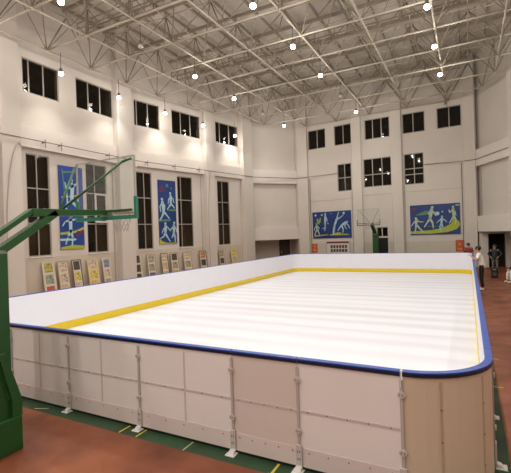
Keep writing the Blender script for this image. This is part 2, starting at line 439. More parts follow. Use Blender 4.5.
# ------------------------------------------------------------------ conduit round the hall
cz = 6.95
cond = thing('conduit', 'long thin brown conduit running round the hall walls below the upper windows', 'pipe', W[0].p(12, .35, cz))
pts = [W[0].p(2, .46, cz), W[0].p(23.2, .46, cz), W[1].p(5.5, .46, cz), W[2].p(3.9, .42, cz), W[3].p(.3, .30, cz), W[3].p(4.0, .10, cz), W[4].p(.9, .26, cz)]
q = MB(); q.path(pts, .022); q.build('pipe', M['conduit'], cond)
for s in (14.5, 17.6, 18.4, 21.2):
    q = MB(); q.tube(W[0].p(s, .46, cz-.25), W[0].p(s, .46, cz+.12), .015); W[0].box(q, s-.02, s+.02, .2, .46, cz-.02, cz+.02); q.build('bracket', M['conduit'], cond)
for s in (.6, 2.6, 4.6):
    q = MB(); q.tube(W[1].p(s, .46, cz-.2), W[1].p(s, .46, cz+.12), .015); W[1].box(q, s-.02, s+.02, .2, .46, cz-.02, cz+.02); q.build('bracket', M['conduit'], cond)
c2 = thing('conduit', 'thin brown conduit crossing the far wall between its window rows', 'pipe', W[5].p(4, .05, cz))
q = MB(); q.path([W[4].p(.9, .24, cz), W[4].p(3.2, .03, cz+.05)], .018); q.path([W[5].p(4.58, .03, cz-.02), W[5].p(6.9, .22, cz-.1), W[5].p(7.55, .24, cz-.08), W[6].p(.3, .06, cz-.08), W[6].p(3.9, .06, cz-.05)], .018); q.build('pipe', M['conduit'], c2)
def vpipe(p0, p1, label, r=.02, mm='conduit'):
    q = MB(); q.tube(p0, p1, r); tag(q.build('downpipe', M[mm]), label, 'pipe')
vpipe(W[4].p(.90, .05, 0), W[4].p(.90, .05, 6.8), 'thin brown vertical pipe just left of the left far-wall poster')
vpipe(W[5].p(6.82, .05, 0), W[5].p(6.82, .05, 6.8), 'thin brown vertical pipe right of the right far-wall poster')
vpipe(W[5].p(3.24, .05, 0), W[5].p(3.24, .05, 5.6), 'thin pale vertical pipe between far hoop and right far-wall poster', mm='greypipe')
vpipe(W[4].p(4.36, .05, 0), W[4].p(4.36, .05, 5.5), 'thin pale vertical pipe right of the left far-wall poster', mm='greypipe')
vpipe(W[6].p(.30, -.24, 3.3), W[6].p(.30, -.24, 6.4), 'short thin vertical pipe in the right corner panel', r=.014, mm='greypipe')
vpipe(W[0].p(21.75, .05, 0), W[0].p(21.75, .05, 6.6), 'thin grey vertical pipe left of the column behind the near hoop', mm='greypipe')
vpipe(W[1].p(5.05, .05, 0), W[1].p(5.05, .05, 6.6), 'thin grey vertical pipe left of the second column on left wall', mm='greypipe')
def arc_cable(fr, pts, label):
    q = MB(); q.path([fr.p(*p) for p in pts], .022); tag(q.build('cable', M['greypipe']), label, 'cable')
arc_cable(W[0], [(15.75, .43, 0.005), (15.78, .43, 2.5), (15.85, .43, 4.2), (15.98, .43, 5.4), (16.15, .43, 6.2), (16.3, .43, 6.6), (16.42, .43, 6.75), (16.5, .43, 6.6)], 'grey cable curving up the wide left column behind the hoop arm')
arc_cable(W[1], [(5.32, .43, .005), (5.32, .43, 3.0), (5.34, .43, 4.4), (5.42, .43, 5.4), (5.5, .43, 6.1), (5.56, .43, 6.6), (5.58, .44, 6.9)], 'grey cable curving up the second column on the left wall')

# ------------------------------------------------------------------ space frame roof truss
bz, tz = 10.93, 12.93
XS = [-16.12+2.52*i for i in range(9)]
YS = [-2.38+2.33*i for i in range(15)]
def wall_x(y, side):
    fs = (0, 1, 2, 3) if side < 0 else (8, 7, 6)
    for i in fs:
        a, b_ = W[i].A, W[i].B
        lo, hi = min(a.y, b_.y), max(a.y, b_.y)
        if lo <= y <= hi: return a.x+(b_.x-a.x)*(y-a.y)/(b_.y-a.y)
    return -11.9 if side < 0 else .45
def clampnode(x, y):
    y2 = min(y, 29.62 if x > -7 else 30.0)
    lo = wall_x(y2, -1)+.62; hi = wall_x(y2, 1)-.38
    x2 = min(max(x, lo), hi)
    if abs(x2-x) > 1.3: return None
    return (x2, y2)
bot, topn = {}, {}
for i, x in enumerate(XS):
    for j, y in enumerate(YS):
        c = clampnode(x, y)
        if c: bot[i, j] = (*c, bz)
for i in range(-1, 9):
    for j in range(-1, 15):
        c = clampnode(XS[0]+2.52*(i+.5), YS[0]+2.33*(j+.5))
        if c and c[1] < 29.7: topn[i, j] = (c[0], c[1], tz)
truss = thing('roof_truss', 'cream steel space frame of pipes filling the space under the roof', 'truss', (-5.6, 13, bz))
def chord(nodes, name, r):
    keys = set(nodes)
    for ax in (0, 1):
        lines = sorted({k_[1-ax] for k_ in keys})
        for l in lines:
            ks = sorted(k_ for k_ in keys if k_[1-ax] == l)
            q = MB(); ok = False
            for a, b_ in zip(ks, ks[1:]):
                if b_[ax]-a[ax] == 1: q.tube(nodes[a], nodes[b_], r, 8); ok = True
            if ok: q.build(name, M['steel'], truss, smooth=True)
chord(bot, 'bottom_chord', .040); chord(topn, 'top_chord', .030)
camp = Vector((0, 0, 2.55)); fwd = Vector((-math.sin(math.radians(27.75)), math.cos(math.radians(27.75)), 0)); rgt = Vector((fwd.y, -fwd.x, 0))
def score(p):
    d = Vector(p)-camp; z = d.dot(fwd)
    if z < 1: return 1e6
    x = d.dot(rgt)/z*404.8; y = d.z/z*404.8
    return z if abs(x) < 262 and abs(y) < 245 else 1e4+z
dia = []
for (i, j), t in topn.items():
    for di in (0, 1):
        for dj in (0, 1):
            bn = bot.get((i+di, j+dj))
            if bn: dia.append((score([(t[q_]+bn[q_])/2 for q_ in range(3)]), bn, t, (di+dj) % 2))
dia.sort(key=lambda a: a[0])
for sc_, a, c, w_ in dia[:100]:
    q = MB(); q.tube(a, c, .029 if w_ else .021, 6); q.build('diagonal_strut', M['strut'], truss, smooth=True)
q = MB()
for sc_, a, c, w_ in dia[100:]: q.tube(a, c, .029 if w_ else .021, 6)
o = q.build('diagonal_strut', M['strut'], truss, smooth=True); o['kind'] = 'stuff'
nodes_ = sorted(list(bot.values())+list(topn.values()), key=score)
q0 = MB(); q0.ball((0, 0, 0), .075, 10, 6)
nb0 = None
for n_ in nodes_[:100]:
    if nb0 is None:
        nb0 = q0.build('node_ball', M['steel'], None, smooth=True); nb = nb0
    else:
        nb = nb0.copy(); COL.objects.link(nb)
    nb.parent = truss; nb.location = Vector(n_)-Vector(truss.location)
q = MB()
for n_ in nodes_[100:]: q.ball(n_, .085, 8, 5)
o = q.build('node_ball', M['steel'], truss, smooth=True); o['kind'] = 'stuff'
# purlins under the roof sheet, on short stubs from the top chord
pf = thing('purlin_grid', 'dull brown purlins on short stubs under the roof sheet', 'purlins', (-5.6, 13, tz))
for i in range(18):
    x = XS[0]-.4+1.26*i
    if x > 5.3: break
    ys = [y for y in [-5+.25*k_ for k_ in range(141)] if y < 29.5 and wall_x(y, -1)+.2 < x < wall_x(y, 1)-.2]
    if ys:
        q = MB(); q.box(x-.035, x+.035, min(ys), max(ys), 13.42, 13.56); q.build('purlin', M['purlin'], pf)
for j in range(15):
    y = YS[0]+2.33*(j+.5)
    if y > 29.4: break
    xs_ = (wall_x(y, -1)+.4, wall_x(y, 1)-.4)
    q = MB(); q.box(xs_[0], xs_[1], y-.05, y+.05, 13.24, 13.40)
    q.build('cross_beam', M['purlin'], pf)
q = MB()
for (i, j), t in topn.items(): q.tube(t, (t[0], t[1], 13.3), .03, 6)
o = q.build('purlin_stub', M['purlin'], pf); o['kind'] = 'stuff'
# twin-rail walkway hung inside the truss, running across the hall
for y, lab in ((13.0, 'nearer hanging railed maintenance walkway inside the roof truss'), (19.6, 'farther hanging railed maintenance walkway inside the roof truss')):
    cw = thing('roof_walkway', lab, 'walkway', (-5.6, y, 11.9))
    q = MB(); q.box(-15.5, 3.6, y-.10, y+.10, 11.92, 11.95); q.build('deck', M['strut'], cw)
    for dy in (-.28, .28):
        q = MB(); q.box(-15.5, 3.6, y+dy-.02, y+dy+.02, 12.40, 12.44); q.box(-15.5, 3.6, y+dy-.02, y+dy+.02, 12.16, 12.19)
        for s in range(20): q.box(-15.5+s, -15.46+s, y+dy-.015, y+dy+.015, 11.9, 12.42)
        q.build('handrail', M['strut'], cw)
    for s in range(8):
        q = MB(); q.tube((-15.3+2.6*s, y, 11.96), (-15.3+2.6*s, y, 13.3), .012, 5); q.build('hanger', M['purlin'], cw)

# ------------------------------------------------------------------ pendant lamps
def make_lamp(lit, row=False):
    e = thing('pendant_lamp', 'x', 'lamp', (0, 0, 10.2))
    q = MB(); q.tube((0, 0, 10.50), (0, 0, 11.20), .012, 6); q.build('cord', M['cable'], e)
    q = MB(); q.lathe([(.03, 10.52), (.06, 10.50), (.075, 10.44), (.085, 10.36), (.10, 10.33)][::-1], n=14); q.build('housing', M['lampbody'], e, smooth=True)
    q = MB(); q.lathe([(.03, 10.185), (.07, 10.20), (.10, 10.245), (.10, 10.29), (.075, 10.335)], n=16); q.build('bulb', M['bulb'] if lit else M['deadbulb'], e, smooth=True)
    if lit:
        l = bpy.data.objects.new('lamp_glow', LW if row else LD); COL.objects.link(l); l.location = (0, 0, -.17); l.parent = e
        l = bpy.data.objects.new('lamp_fill', LQ if row else LP); COL.objects.link(l); l.location = (0, 0, -.20); l.parent = e
    return e
LD = bpy.data.lights.new('lamp_light', 'SPOT'); LD.energy = 520; LD.color = (1, .94, .875); LD.shadow_soft_size = .09; LD.spot_size = math.radians(160); LD.spot_blend = 1.0
LP = bpy.data.lights.new('lamp_ambient', 'POINT'); LP.energy = 130; LP.color = (1, .94, .875); LP.shadow_soft_size = .09
LW = LD.copy(); LW.energy = 430; LW.spot_size = math.radians(112); LW.spot_blend = 1.0
LQ = LP.copy(); LQ.energy = 55
ROW = make_lamp(True, True); LIT = make_lamp(True); DEAD = make_lamp(False)
lamps = [  # x, y, lit, label
 (-16.41, 12.49, 1, 'lit pendant lamp just right of the nearest upper left window'),
 (-16.64, 16.2, 1, 'lit pendant lamp by the column between second and third upper left windows'),
 (-16.48, 19.8, 1, 'lit pendant lamp between third and fourth upper left windows'),
 (-16.12, 23.37, 1, 'lit pendant lamp right of the fourth upper left window'),
 (-15.82, 27.2, 1, 'lit pendant lamp over the fifth upper left window'),
 (-11.43, 8.79, 1, 'bright pendant lamp cut by the top edge at upper left of the photo'),
 (-11.45, 12.4, 0, 'unlit grey pendant lamp in the truss at upper left'),
 (-11.46, 16.07, 1, 'lit ceiling lamp nearest among those high left of centre'),
 (-11.49, 19.8, 1, 'lit ceiling lamp above the fifth upper left window, deeper in the truss'),
 (-11.45, 23.3, 0, 'unlit pendant lamp far left of centre in the truss'),
 (-11.47, 26.76, 1, 'lit ceiling lamp above the blank corner bay'),
 (-6.22, 12.2, 1, 'bright ceiling lamp at the top centre of the photo'),
 (-6.21, 15.69, 1, 'lit ceiling lamp second from the top in the central row'),
 (-6.23, 19.27, 1, 'lit ceiling lamp third from the top in the central row'),
 (-6.22, 22.8, 0, 'unlit pendant lamp far down the central row'),
 (-6.22, 26.36, 1, 'lit ceiling lamp in front of the far wall, above the middle windows'),
 (-1.06, 15.39, 1, 'brightest ceiling lamp at the top right of the photo'),
 (-1.06, 18.89, 1, 'lit ceiling lamp second from top in the right row'),
 (-1.04, 22.44, 1, 'lit ceiling lamp third from top in the right row'),
 (-1.05, 28.3, 0, 'unlit pendant lamp in front of the rightmost far window'),
 (-6.2, 8.7, 1, 'lit ceiling lamp just above the frame, central row'),
 (-6.2, 5.0, 1, 'lit ceiling lamp over the near boards, central row'),
 (-6.2, 1.3, 1, 'lit ceiling lamp behind the near boards, central row'),
 (-11.45, 5.1, 1, 'lit ceiling lamp over the near left corner of the rink'),
 (-11.45, 1.4, 1, 'lit ceiling lamp above the left of the near floor'),
 (-15.75, 8.4, 1, 'lit pendant lamp on the left wall row before the first window'),
 (-15.75, 4.6, 1, 'lit pendant lamp on the left wall row, second before the window'),
 (-15.75, 0.8, 1, 'lit pendant lamp on the left wall row, third before the window'),
 (-1.05, 11.8, 1, 'lit ceiling lamp of the right row just above the frame'),
 (-1.05, 8.2, 1, 'lit ceiling lamp of the right row above the ice'),
 (-1.05, 4.6, 1, 'lit ceiling lamp of the right row over the near boards'),
 (-1.05, 1.0, 1, 'added unseen lamp of the right row over the viewer'),  # unseen lamp, added so light falls on the near board faces
 (-1.05, -2.6, 1, 'added unseen lamp of the right row behind the viewer'),  # added out of view to brighten the front of the near boards
 (-6.2, -2.4, 1, 'added unseen lamp of the central row behind the viewer'),  # unseen too, put in to light the near boards
 (4.2, 12.0, 1, 'lit ceiling lamp near the right wall, middle'),
 (4.2, 4.6, 1, 'lit ceiling lamp near the right wall, close to the viewer'),
 (-1.05, -6.2, 1, 'added unseen lamp of the right row well behind the viewer'),  # from here down: unseen lamps added to light the board fronts
 (-6.2, -6.0, 1, 'added unseen lamp of the central row well behind the viewer'),
 (-11.45, -2.3, 1, 'added unseen lamp of the left row behind the viewer'),
 (-11.45, -6.0, 1, 'added unseen lamp of the left row well behind the viewer'),
 (-6.2, -9.7, 1, 'added unseen lamp of the central row farthest behind the viewer'),
 (-1.05, -9.8, 1, 'added unseen lamp of the right row farthest behind the viewer'),
]
used = {0: False, 1: False, 2: False}
for x, y, lit, lab in lamps:
    kd = 0 if not lit else (2 if x < -15 else 1)
    src = (DEAD, LIT, ROW)[kd]
    o = src if not used[kd] else copy_tree(src); used[kd] = True
    t_ = {12.49: .955, 16.2: .955, 19.8: .955, 23.37: .935, 27.2: .93}.get(y, 1) if x < -15 else 1
    o.location = (x*t_, y*t_, 2.55+7.75*t_-.1); o['label'] = lab; o['group'] = 'pendant lamps under the roof truss'

# ------------------------------------------------------------------ the rink
xL, xR, yN, yF, HB = -10.25, .18, 4.05, 24.95, 1.20
TH = .07
rad = .78
ic = MB()
def arc(cx, cy, r, a0, a1, n=10): return [(cx+r*math.cos(a0+(a1-a0)*i/n), cy+r*math.sin(a0+(a1-a0)*i/n)) for i in range(n+1)]
r_ = rad-TH-.004
outline = (arc(xR-rad, yN+rad, r_, -PI/2, 0)+arc(xR-rad, yF-rad, r_, 0, PI/2)+arc(xL+rad, yF-rad, r_, PI/2, PI)+arc(xL+rad, yN+rad, r_, PI, 1.5*PI))
ic.prism(outline, 0, .06); tag(ic.build('ice_surface', M['ice']), 'smooth white skating surface with faint cross bands filling the rink', 'ice rink')

def board(name, label, path, outer, group=None, seams=(), ribs=True, tan=False, loc=None, band=True, mid=True):
    """path runs anticlockwise on the OUTER face"""
    c = path[len(path)//2]
    e = thing(name, label, 'rink board', (c[0], c[1], 0), group)
    q = MB(); q.sweep(path, -.006, -TH+.012, .03, 1.182); q.build('outer_sheet', outer, e)
    q = MB(); q.sweep(path, -TH+.012, -TH, .062, 1.182); q.build('inner_sheet', M['board_white'], e)
    q = MB(); q.sweep(path, -TH, -TH-.012, .064, .27); q.build('kick_plate', M['kick'], e)
    q = MB(); q.sweep(path, .008, -TH+.002, 1.182, 1.20); q.build('cap_rail', M['blue'], e, bevel=.006)
    q = MB(); q.sweep(path, .007, -.006, 1.150, 1.182); q.build('rail_shade_strip', M['navy'], e)  # dark strip painted in as the shaded face below the blue cap
    q = MB(); q.sweep(path, -.002, -TH+.012, 0, .03); q.build('base_channel', M['black'], e)
    if band:
        q = MB(); q.sweep(path, -.003, -.010, .03, .235); q.build('base_band', M['band'], e)
    return e
rim = M['rib']
# near wall, panel by panel
joints = [-9.465, -8.23, -6.80, -5.38, -3.97, -2.51, -1.68, -.61]
labs = ['near rink board panel hidden left behind the hoop stand', 'near rink board panel left of the green hoop stand', 'near rink board panel partly behind the green hoop stand',
        'near grey-white rink board panel just right of the green hoop stand', 'near grey-white rink board panel, second from the hoop stand',
        'narrow beige rink board panel without a centre seam', 'near grey-white rink board panel between the beige one and the tan corner']
seams = {0: [-8.9], 1: [-7.5], 2: [-6.07], 3: [-4.69], 4: [-3.21], 5: [], 6: []}
for i in range(7):
    a, b_ = joints[i], joints[i+1]
    tan = i == 5
    e = board('rink_board_panel', labs[i], [(a+.004, yN), ((a+b_)/2, yN), (b_-.004, yN)], M['outer_tan'] if tan else M['outer'], group='near rink board panels')
    rm = M['rib']
    q = MB(); q.box(a+.02, b_-.02, yN+.002, yN+.008, (.616), .644); q.build('horizontal_rib', rm, e)
    for s in seams[i]:
        q = MB(); q.box(s-.013, s+.013, yN+.003, yN+.008, .24, 1.11); q.build('vertical_rib', rm, e)
    nsc = 5
    for z in (.630, .19):
        for s in range(nsc):
            x = a+(b_-a)*(s+.5)/nsc
            q = MB(); q.tube((x, yN+.006, z), (x, yN-.003, z), .0065, 8); q.build('screw', M['screw'], e)
# tan corner panel
cp = [(-.606, yN)]+arc(xR-rad, yN+rad, rad, -PI/2, 0, 12)[0:]+[(xR, 5.15)]
if abs(cp[0][0]-cp[1][0]) < .02: cp = cp[1:]
e = board('rink_corner_panel', 'tan curved corner panel of the rink boards at lower right', cp, M['outer_corner'], band=False)
for t in (-.36*PI, -.16*PI):
    cx, cy = xR-rad, yN+rad
    x, y = cx+(rad-.003)*math.cos(t), cy+(rad-.003)*math.sin(t)
    tx, ty = -math.sin(t)*.010, math.cos(t)*.010
    nx, ny = math.cos(t)*.005, math.sin(t)*.005
    q = MB(); q.prism([(x-tx-nx, y-ty-ny), (x+tx-nx, y+ty-ny), (x+tx+nx*.6, y+ty+ny*.6), (x-tx+nx*.6, y-ty+ny*.6)], .04, 1.11); q.build('vertical_rib', M['rib_tan'], e)
    for z in (.25, .55, .85):
        q = MB(); q.tube((x-nx, y-ny, z), (x+nx*1.6, y+ny*1.6, z), .0065, 8); q.build('screw', M['screw'], e)
# right, far and left boards
board('rink_side_board', 'long right-hand rink board with blue rail beside the red floor', [(xR, 5.16), (xR, 9), (xR, 14), (xR, 19), (xR, yF-rad-.01)], M['outer'])
board('rink_end_board', 'far white rink board with yellow kick plate at the end of the ice', arc(xR-rad, yF-rad, rad, 0, PI/2)+[(-5, yF)]+arc(xL+rad, yF-rad, rad, PI/2, PI), M['outer'])
board('rink_side_board', 'long left-hand white rink board with yellow kick plate and thin blue rail', [(xL, yF-rad-.01), (xL, 19), (xL, 14), (xL, 9)]+arc(xL+rad, yN+rad, rad, PI, 1.5*PI)[0:], M['outer'])

# joint hardware with feet
def make_joint(label, loc, ang, full=True):
    e = thing('board_joint', label, 'bracket', (0, 0, 0), 'joint brackets on the rink boards')
    q = MB(); q.box(-.015, .015, -.010, 0, .15, 1.115); q.build('joint_strip', M['post'], e)
    for z in (.975, .42):
        l_ = MB(); l_.lathe([(.036, 0), (.036, .012)], n=14)
        for v in l_.bm.verts: v.co = Vector((v.co.x, -.012-v.co.z, z+v.co.y*.85))
        lt = l_.build('latch', M['latch'], e)
        for dx in (-.014, .014):
            s_ = MB(); s_.tube((dx, -.024, z), (dx, -.028, z), .006, 8); s_.build('screw', M['screw'], lt)
    q = MB(); q.box(-.034, .034, -.022, -.002, .03, .27); br = q.build('bracket', M['latch'], e, bevel=.004)
    for z in (.20, .12):
        for dx in (-.012, .012):
            s_ = MB(); s_.box(dx-.004, dx+.004, -.024, -.0215, z-.012, z+.012); s_.build('slot', M['screw'], br)
    q = MB(); q.box(-.06, .06, -.115, -.004, .0, .012); q.hexa([(-.035, -.085, .012), (.035, -.085, .012), (.035, -.022, .012), (-.035, -.022, .012), (-.035, -.06, .038), (.035, -.06, .038), (.035, -.022, .05), (-.035, -.022, .05)])
    q.build('foot', M['foot'], e, bevel=.003)
    e.location = loc; e.rotation_euler = (0, 0, ang)
    return e
jl = ['joint bracket far left behind the hoop stand', 'joint bracket left behind the green hoop stand', 'white-footed joint bracket nearest right of the green hoop stand',
      'white-footed joint bracket second right of the green hoop stand', 'white-footed joint bracket at the left edge of the beige panel',
      'white-footed joint bracket at the right edge of the beige panel', 'joint bracket with a white tie between grey panel and tan corner']
j0 = None
for x, lb in zip(joints[1:], jl):
    if j0 is None: j0 = make_joint(lb, (x, yN-.001, 0), 0); o = j0
    else: o = copy_tree(j0)
    o.location = (x, yN-.001, 0); o['label'] = lb
for y, lb in ((4.95, 'joint bracket on the right side just past the tan corner'), (6.22, 'joint bracket second past the tan corner on the right side'), (10.2, 'joint bracket halfway along the right side board'), (14.2, 'joint bracket far along the right side board')):
    o = copy_tree(j0); o.location = (xR+.001, y, 0); o.rotation_euler = (0, 0, PI/2); o['label'] = lb
q = MB(); q.path([(-.61, yN+.03, 1.206), (-.61, yN-.022, 1.206), (-.612, yN-.024, 1.05)], .006, 6)
tag(q.build('cable_tie', M['foot']), 'white tie looped over the blue rail at the tan corner', 'cable tie')

# court lines
def line(p, q_, w, label, mm='yellowline'):
    p, q_ = Vector(p), Vector(q_); d = (q_-p).normalized(); n_ = Vector((d.y, -d.x))*w/2
    o = MB(); o.prism([(p-n_)[:], (q_-n_)[:], (q_+n_)[:], (p+n_)[:]], .001, .004)
    tag(o.build('floor_line', M[mm]), label, 'floor line', 'short lines on the green floor strip')
line((-4.155, 3.84), (-4.155, 4.04), .022, 'yellow floor line just left of the second foot from the hoop stand')
line((-3.86, 3.84), (-3.86, 4.04), .022, 'yellow floor line just right of the second foot from the hoop stand')
line((-3.095, 3.83), (-3.095, 4.04), .018, 'pale green floor line left of the beige panel', 'paleline')
line((-1.925, 3.72), (-1.925, 4.04), .03, 'yellow floor line below the beige panel')
line((.20, 7.43), (.42, 7.43), .03, 'nearer yellow tick across the green strip right of rink')
line((.20, 9.0), (.45, 9.0), .03, 'farther yellow tick across the green strip right of rink')
line((-5.95, 3.86), (-5.75, 3.95), .022, 'pale floor line beside the green hoop stand base', 'paleline')

# ------------------------------------------------------------------ basketball stands
def hoop_stand(label, cx, yb, sgn, near):
    """cx centre, yb plane of the backboard, sgn +1 when the hoop faces +Y"""
    Y = lambda d: yb+sgn*d      # d>0 in front of the board
    y0 = Y(-2.2)
    e = thing('basketball_stand', label, 'basketball hoop', (cx, y0, 0), None)
    G = M['green']
    def bx(mb, x0, x1, d0, d1, z0, z1): 
        a, b_ = sorted((Y(d0), Y(d1))); return mb.box(cx+x0, cx+x1, a, b_, z0, z1)
    hw = .80; zt = 1.2 if near else .8
    q = MB(); bx(q, -hw, hw, -4.1, -2.14, .0, .42); q.build('base', G, e, bevel=.012)
    q = MB(); bx(q, -hw+.12, hw-.12, -4.0, -2.36, .42, 1.2 if near else .8); q.build('ballast_box', G, e, bevel=.012)
    q = MB(); bx(q, -hw, hw, -2.26, -2.14, .42, .63); q.build('front_plate', G, e)
    for sx in ((-1, 1) if near else ()):
        q = MB(); x0, x1 = (hw-.05, hw) if sx > 0 else (-hw, -hw+.05)
        y1, y2, y3, y4 = Y(-2.14), Y(-2.26), Y(-2.40), Y(-2.32)
        q.hexa([(cx+x0, y2, .63), (cx+x1, y2, .63), (cx+x1, y1, .63), (cx+x0, y1, .63), (cx+x0, y3, 1.22), (cx+x1, y3, 1.22), (cx+x1, y4, 1.22), (cx+x0, y4, 1.22)])
        q.build('slanted_brace', M['green'], e)
    q = MB(); x0, x1 = -hw+.05, hw-.05
    q.hexa([(cx+x0, Y(-2.5), .42), (cx+x1, Y(-2.5), .42), (cx+x1, Y(-2.22), .42), (cx+x0, Y(-2.22), .42), (cx+x0, Y(-2.5), zt), (cx+x1, Y(-2.5), zt), (cx+x1, Y(-2.40), zt), (cx+x0, Y(-2.40), zt)])
    q.build('front_cover', G, e)
    q = MB(); bx(q, -.46, .46 if near else .46, -2.62, -2.05, .3, 2.42); 
    if near: q.build('post', G, e, bevel=.01)
    else:
        q = MB(); bx(q, -.19, .19, -2.4, -2.0, .3, 2.30); q.build('post', G, e, bevel=.01)
    # pivots and arms
    q = MB(); q.tube((cx-.2, Y(-1.95), 2.40), (cx+.2, Y(-1.95), 2.40), .05, 10); bx(q, -.12, .12, -2.1, -1.88, 2.28, 2.40); q.build('pivot', M['lampbody'], e)
    def bar(p0, p1, hw_, hh, nm, mm=G):
        (d0, z0), (d1, z1) = p0, p1
        q = MB(); L_ = math.hypot(d1-d0, z1-z0); nd, nz = -(z1-z0)/L_*hh, (d1-d0)/L_*hh
        q.hexa([(cx-hw_, Y(d0-nd), z0-nz), (cx+hw_, Y(d0-nd), z0-nz), (cx+hw_, Y(d1-nd), z1-nz), (cx-hw_, Y(d1-nd), z1-nz),
                (cx-hw_, Y(d0+nd), z0+nz), (cx+hw_, Y(d0+nd), z0+nz), (cx+hw_, Y(d1+nd), z1+nz), (cx-hw_, Y(d1+nd), z1+nz)])
        return q.build(nm, mm, e, bevel=.006)
    if near:
        bar((-2.55, 2.02), (-1.02, 3.00), .07, .055, 'lower_arm')
        bar((-2.75, 2.10), (-1.40, 3.02), .06, .035, 'upper_arm')
    else:
        bar((-2.2, 2.25), (-1.0, 2.99), .10, .09, 'lower_arm')
        bar((-2.2, 2.42), (-1.3, 3.03), .07, .04, 'upper_arm')
    q = MB(); q.hexa([(cx-.07, Y(-1.42), 2.93), (cx+.07, Y(-1.42), 2.93), (cx+.07, Y(-.03), 2.99), (cx-.07, Y(-.03), 2.99), (cx-.07, Y(-1.42), 3.05), (cx+.07, Y(-1.42), 3.05), (cx+.07, Y(-.03), 3.08), (cx-.07, Y(-.03), 3.08)])
    q.build('forward_beam', G, e, bevel=.006)
    q = MB(); bx(q, -.68, .68, -.07, -.03, 3.03, 3.07); q.build('cross_brace', G, e)
    bw = .725
    for sx in (-1, 1):
        q = MB(); q.path([(cx+sx*.03, Y(-.90), 3.06), (cx+sx*.60, Y(-.16), 3.86), (cx+sx*.70, Y(-.04), 3.93)], .020 if near else .012, 8); q.build('corner_strut', G if near else M['conduit'], e, smooth=True)
    # board
    q = MB(); bx(q, -bw, bw, -.01, .01, 2.96, 3.98); gl = q.build('backboard', M['boardglass'], e)
    q = MB()
    for a in ((-bw-.006, -bw+.006, 2.94, 3.99), (bw-.008, bw+.008, 2.94, 3.99), (-bw, bw, 3.975, 3.99), (-bw, bw, 2.93, 2.955)): bx(q, a[0], a[1], -.018, .018, a[2], a[3])
    q.build('board_frame', M['boardline'], e)
    q = MB(); bx(q, -bw-.03, bw+.03, -.03, .03, 2.90, 2.965); bx(q, -bw-.03, -bw+.015, -.03, .03, 2.965, 3.28); bx(q, bw-.015, bw+.03, -.03, .03, 2.965, 3.28)
    q.build('edge_padding', M['pad'] if near else M['padfar'], e)
    q = MB(); bx(q, -.16, .16, .012, .03, 2.97, 3.09); q.build('rim_plate', M['rimplate'], e)
    q = MB(); q.torus((cx, Y(.375), 3.05), .225, .012, 24, 6); bx(q, -.05, .05, .03, .15, 3.03, 3.05); q.build('rim', M['rim'], e)
    q = MB(); n = 12
    def np_(i, l):
        r, z = [(.225, 3.045), (.18, 2.95), (.14, 2.86), (.115, 2.78), (.11, 2.70)][l]
        a = 2*PI*(i+.5*(l % 2))/n; return (cx+r*math.cos(a), Y(.375)+r*math.sin(a), z)
    for l in range(4):
        for i in range(n):
            q.tube(np_(i, l), np_(i, l+1), .005, 4)
            q.tube(np_(i, l), np_((i-1 if l % 2 == 0 else i+1), l+1), .005, 4)
    q.build('net', M['net'], e)
    return e
hoop_stand('large green basketball stand at the near left with its arm over the boards', -5.76, 5.2, 1, True)
hoop_stand('small distant basketball stand on a green post at the far wall', -5.78, 26.95, -1, False)

# ------------------------------------------------------------------ posters on the walls
def poster(fr, label, s0, s1, z0, z1, base, items, name='wall_poster', cat='poster'):
    """items: (part name, material, list of primitives in poster units 0..1 u,v)
       primitives: ('c',u0,v0,u1,v1,r0,r1) limb, ('p',[(u,v)..]) polygon, ('d',u,v,r) disc; radii in metres"""
    e = thing(name, label, cat, fr.p((s0+s1)/2, .03, z0))
    q = MB(); fr.box(q, s0, s1, .022, .05, z0, z1); q.build('poster_sheet', base, e)
    w, h = s1-s0, z1-z0
    lay = .052
    for nm, mm, prims in items:
        q = MB(); lay += .0012
        def add(poly):
            area = sum(poly[i][0]*poly[(i+1) % len(poly)][1]-poly[(i+1) % len(poly)][0]*poly[i][1] for i in range(len(poly)))
            if area < 0: poly = poly[::-1]
            a = q.vs([fr.p(s0+x, .049, z0+y) for x, y in poly]); c = q.vs([fr.p(s0+x, lay, z0+y) for x, y in poly]); n = len(poly)
            q.bm.faces.new(a[::-1]); q.bm.faces.new(c)
            for i in range(n): q.bm.faces.new([a[i], a[(i+1) % n], c[(i+1) % n], c[i]])
        for p in prims:
            if p[0] == 'p': add([(u*w, v*h) for u, v in p[1]])
            elif p[0] == 'd': add([(p[1]*w+p[3]*math.cos(2*PI*i/12), p[2]*h+p[3]*math.sin(2*PI*i/12)) for i in range(12)])
            else:
                _, u0, v0, u1, v1, r0, r1 = p
                x0, y0, x1, y1 = u0*w, v0*h, u1*w, v1*h
                a = math.atan2(y1-y0, x1-x0)
                poly = [(x0+r0*math.cos(a+PI/2+PI*i/6), y0+r0*math.sin(a+PI/2+PI*i/6)) for i in range(7)]
                poly += [(x1+r1*math.cos(a-PI/2+PI*i/6), y1+r1*math.sin(a-PI/2+PI*i/6)) for i in range(7)]
                add(poly)
        q.build(nm, mm, e)
    return e
def fig(pts, k=1.0):
    """pts: head, neck, hip, (elbowL, handL), (elbowR, handR), (kneeL, footL), (kneeR, footR) in poster units"""
    k *= .76
    hd, nk, hp, el, hl, er, hr, kl, fl_, kr, fr_ = pts
    c = lambda a, b_, r0, r1: ('c', a[0], a[1], b_[0], b_[1], r0*k, r1*k)
    return [('d', hd[0], hd[1], .085*k), c(nk, hp, .10, .085), c(nk, el, .05, .038), c(el, hl, .038, .025), c(nk, er, .05, .038), c(er, hr, .038, .025),
            c(hp, kl, .075, .052), c(kl, fl_, .050, .028), c(hp, kr, .075, .052), c(kr, fr_, .050, .028), c(hd, nk, .04, .05)]
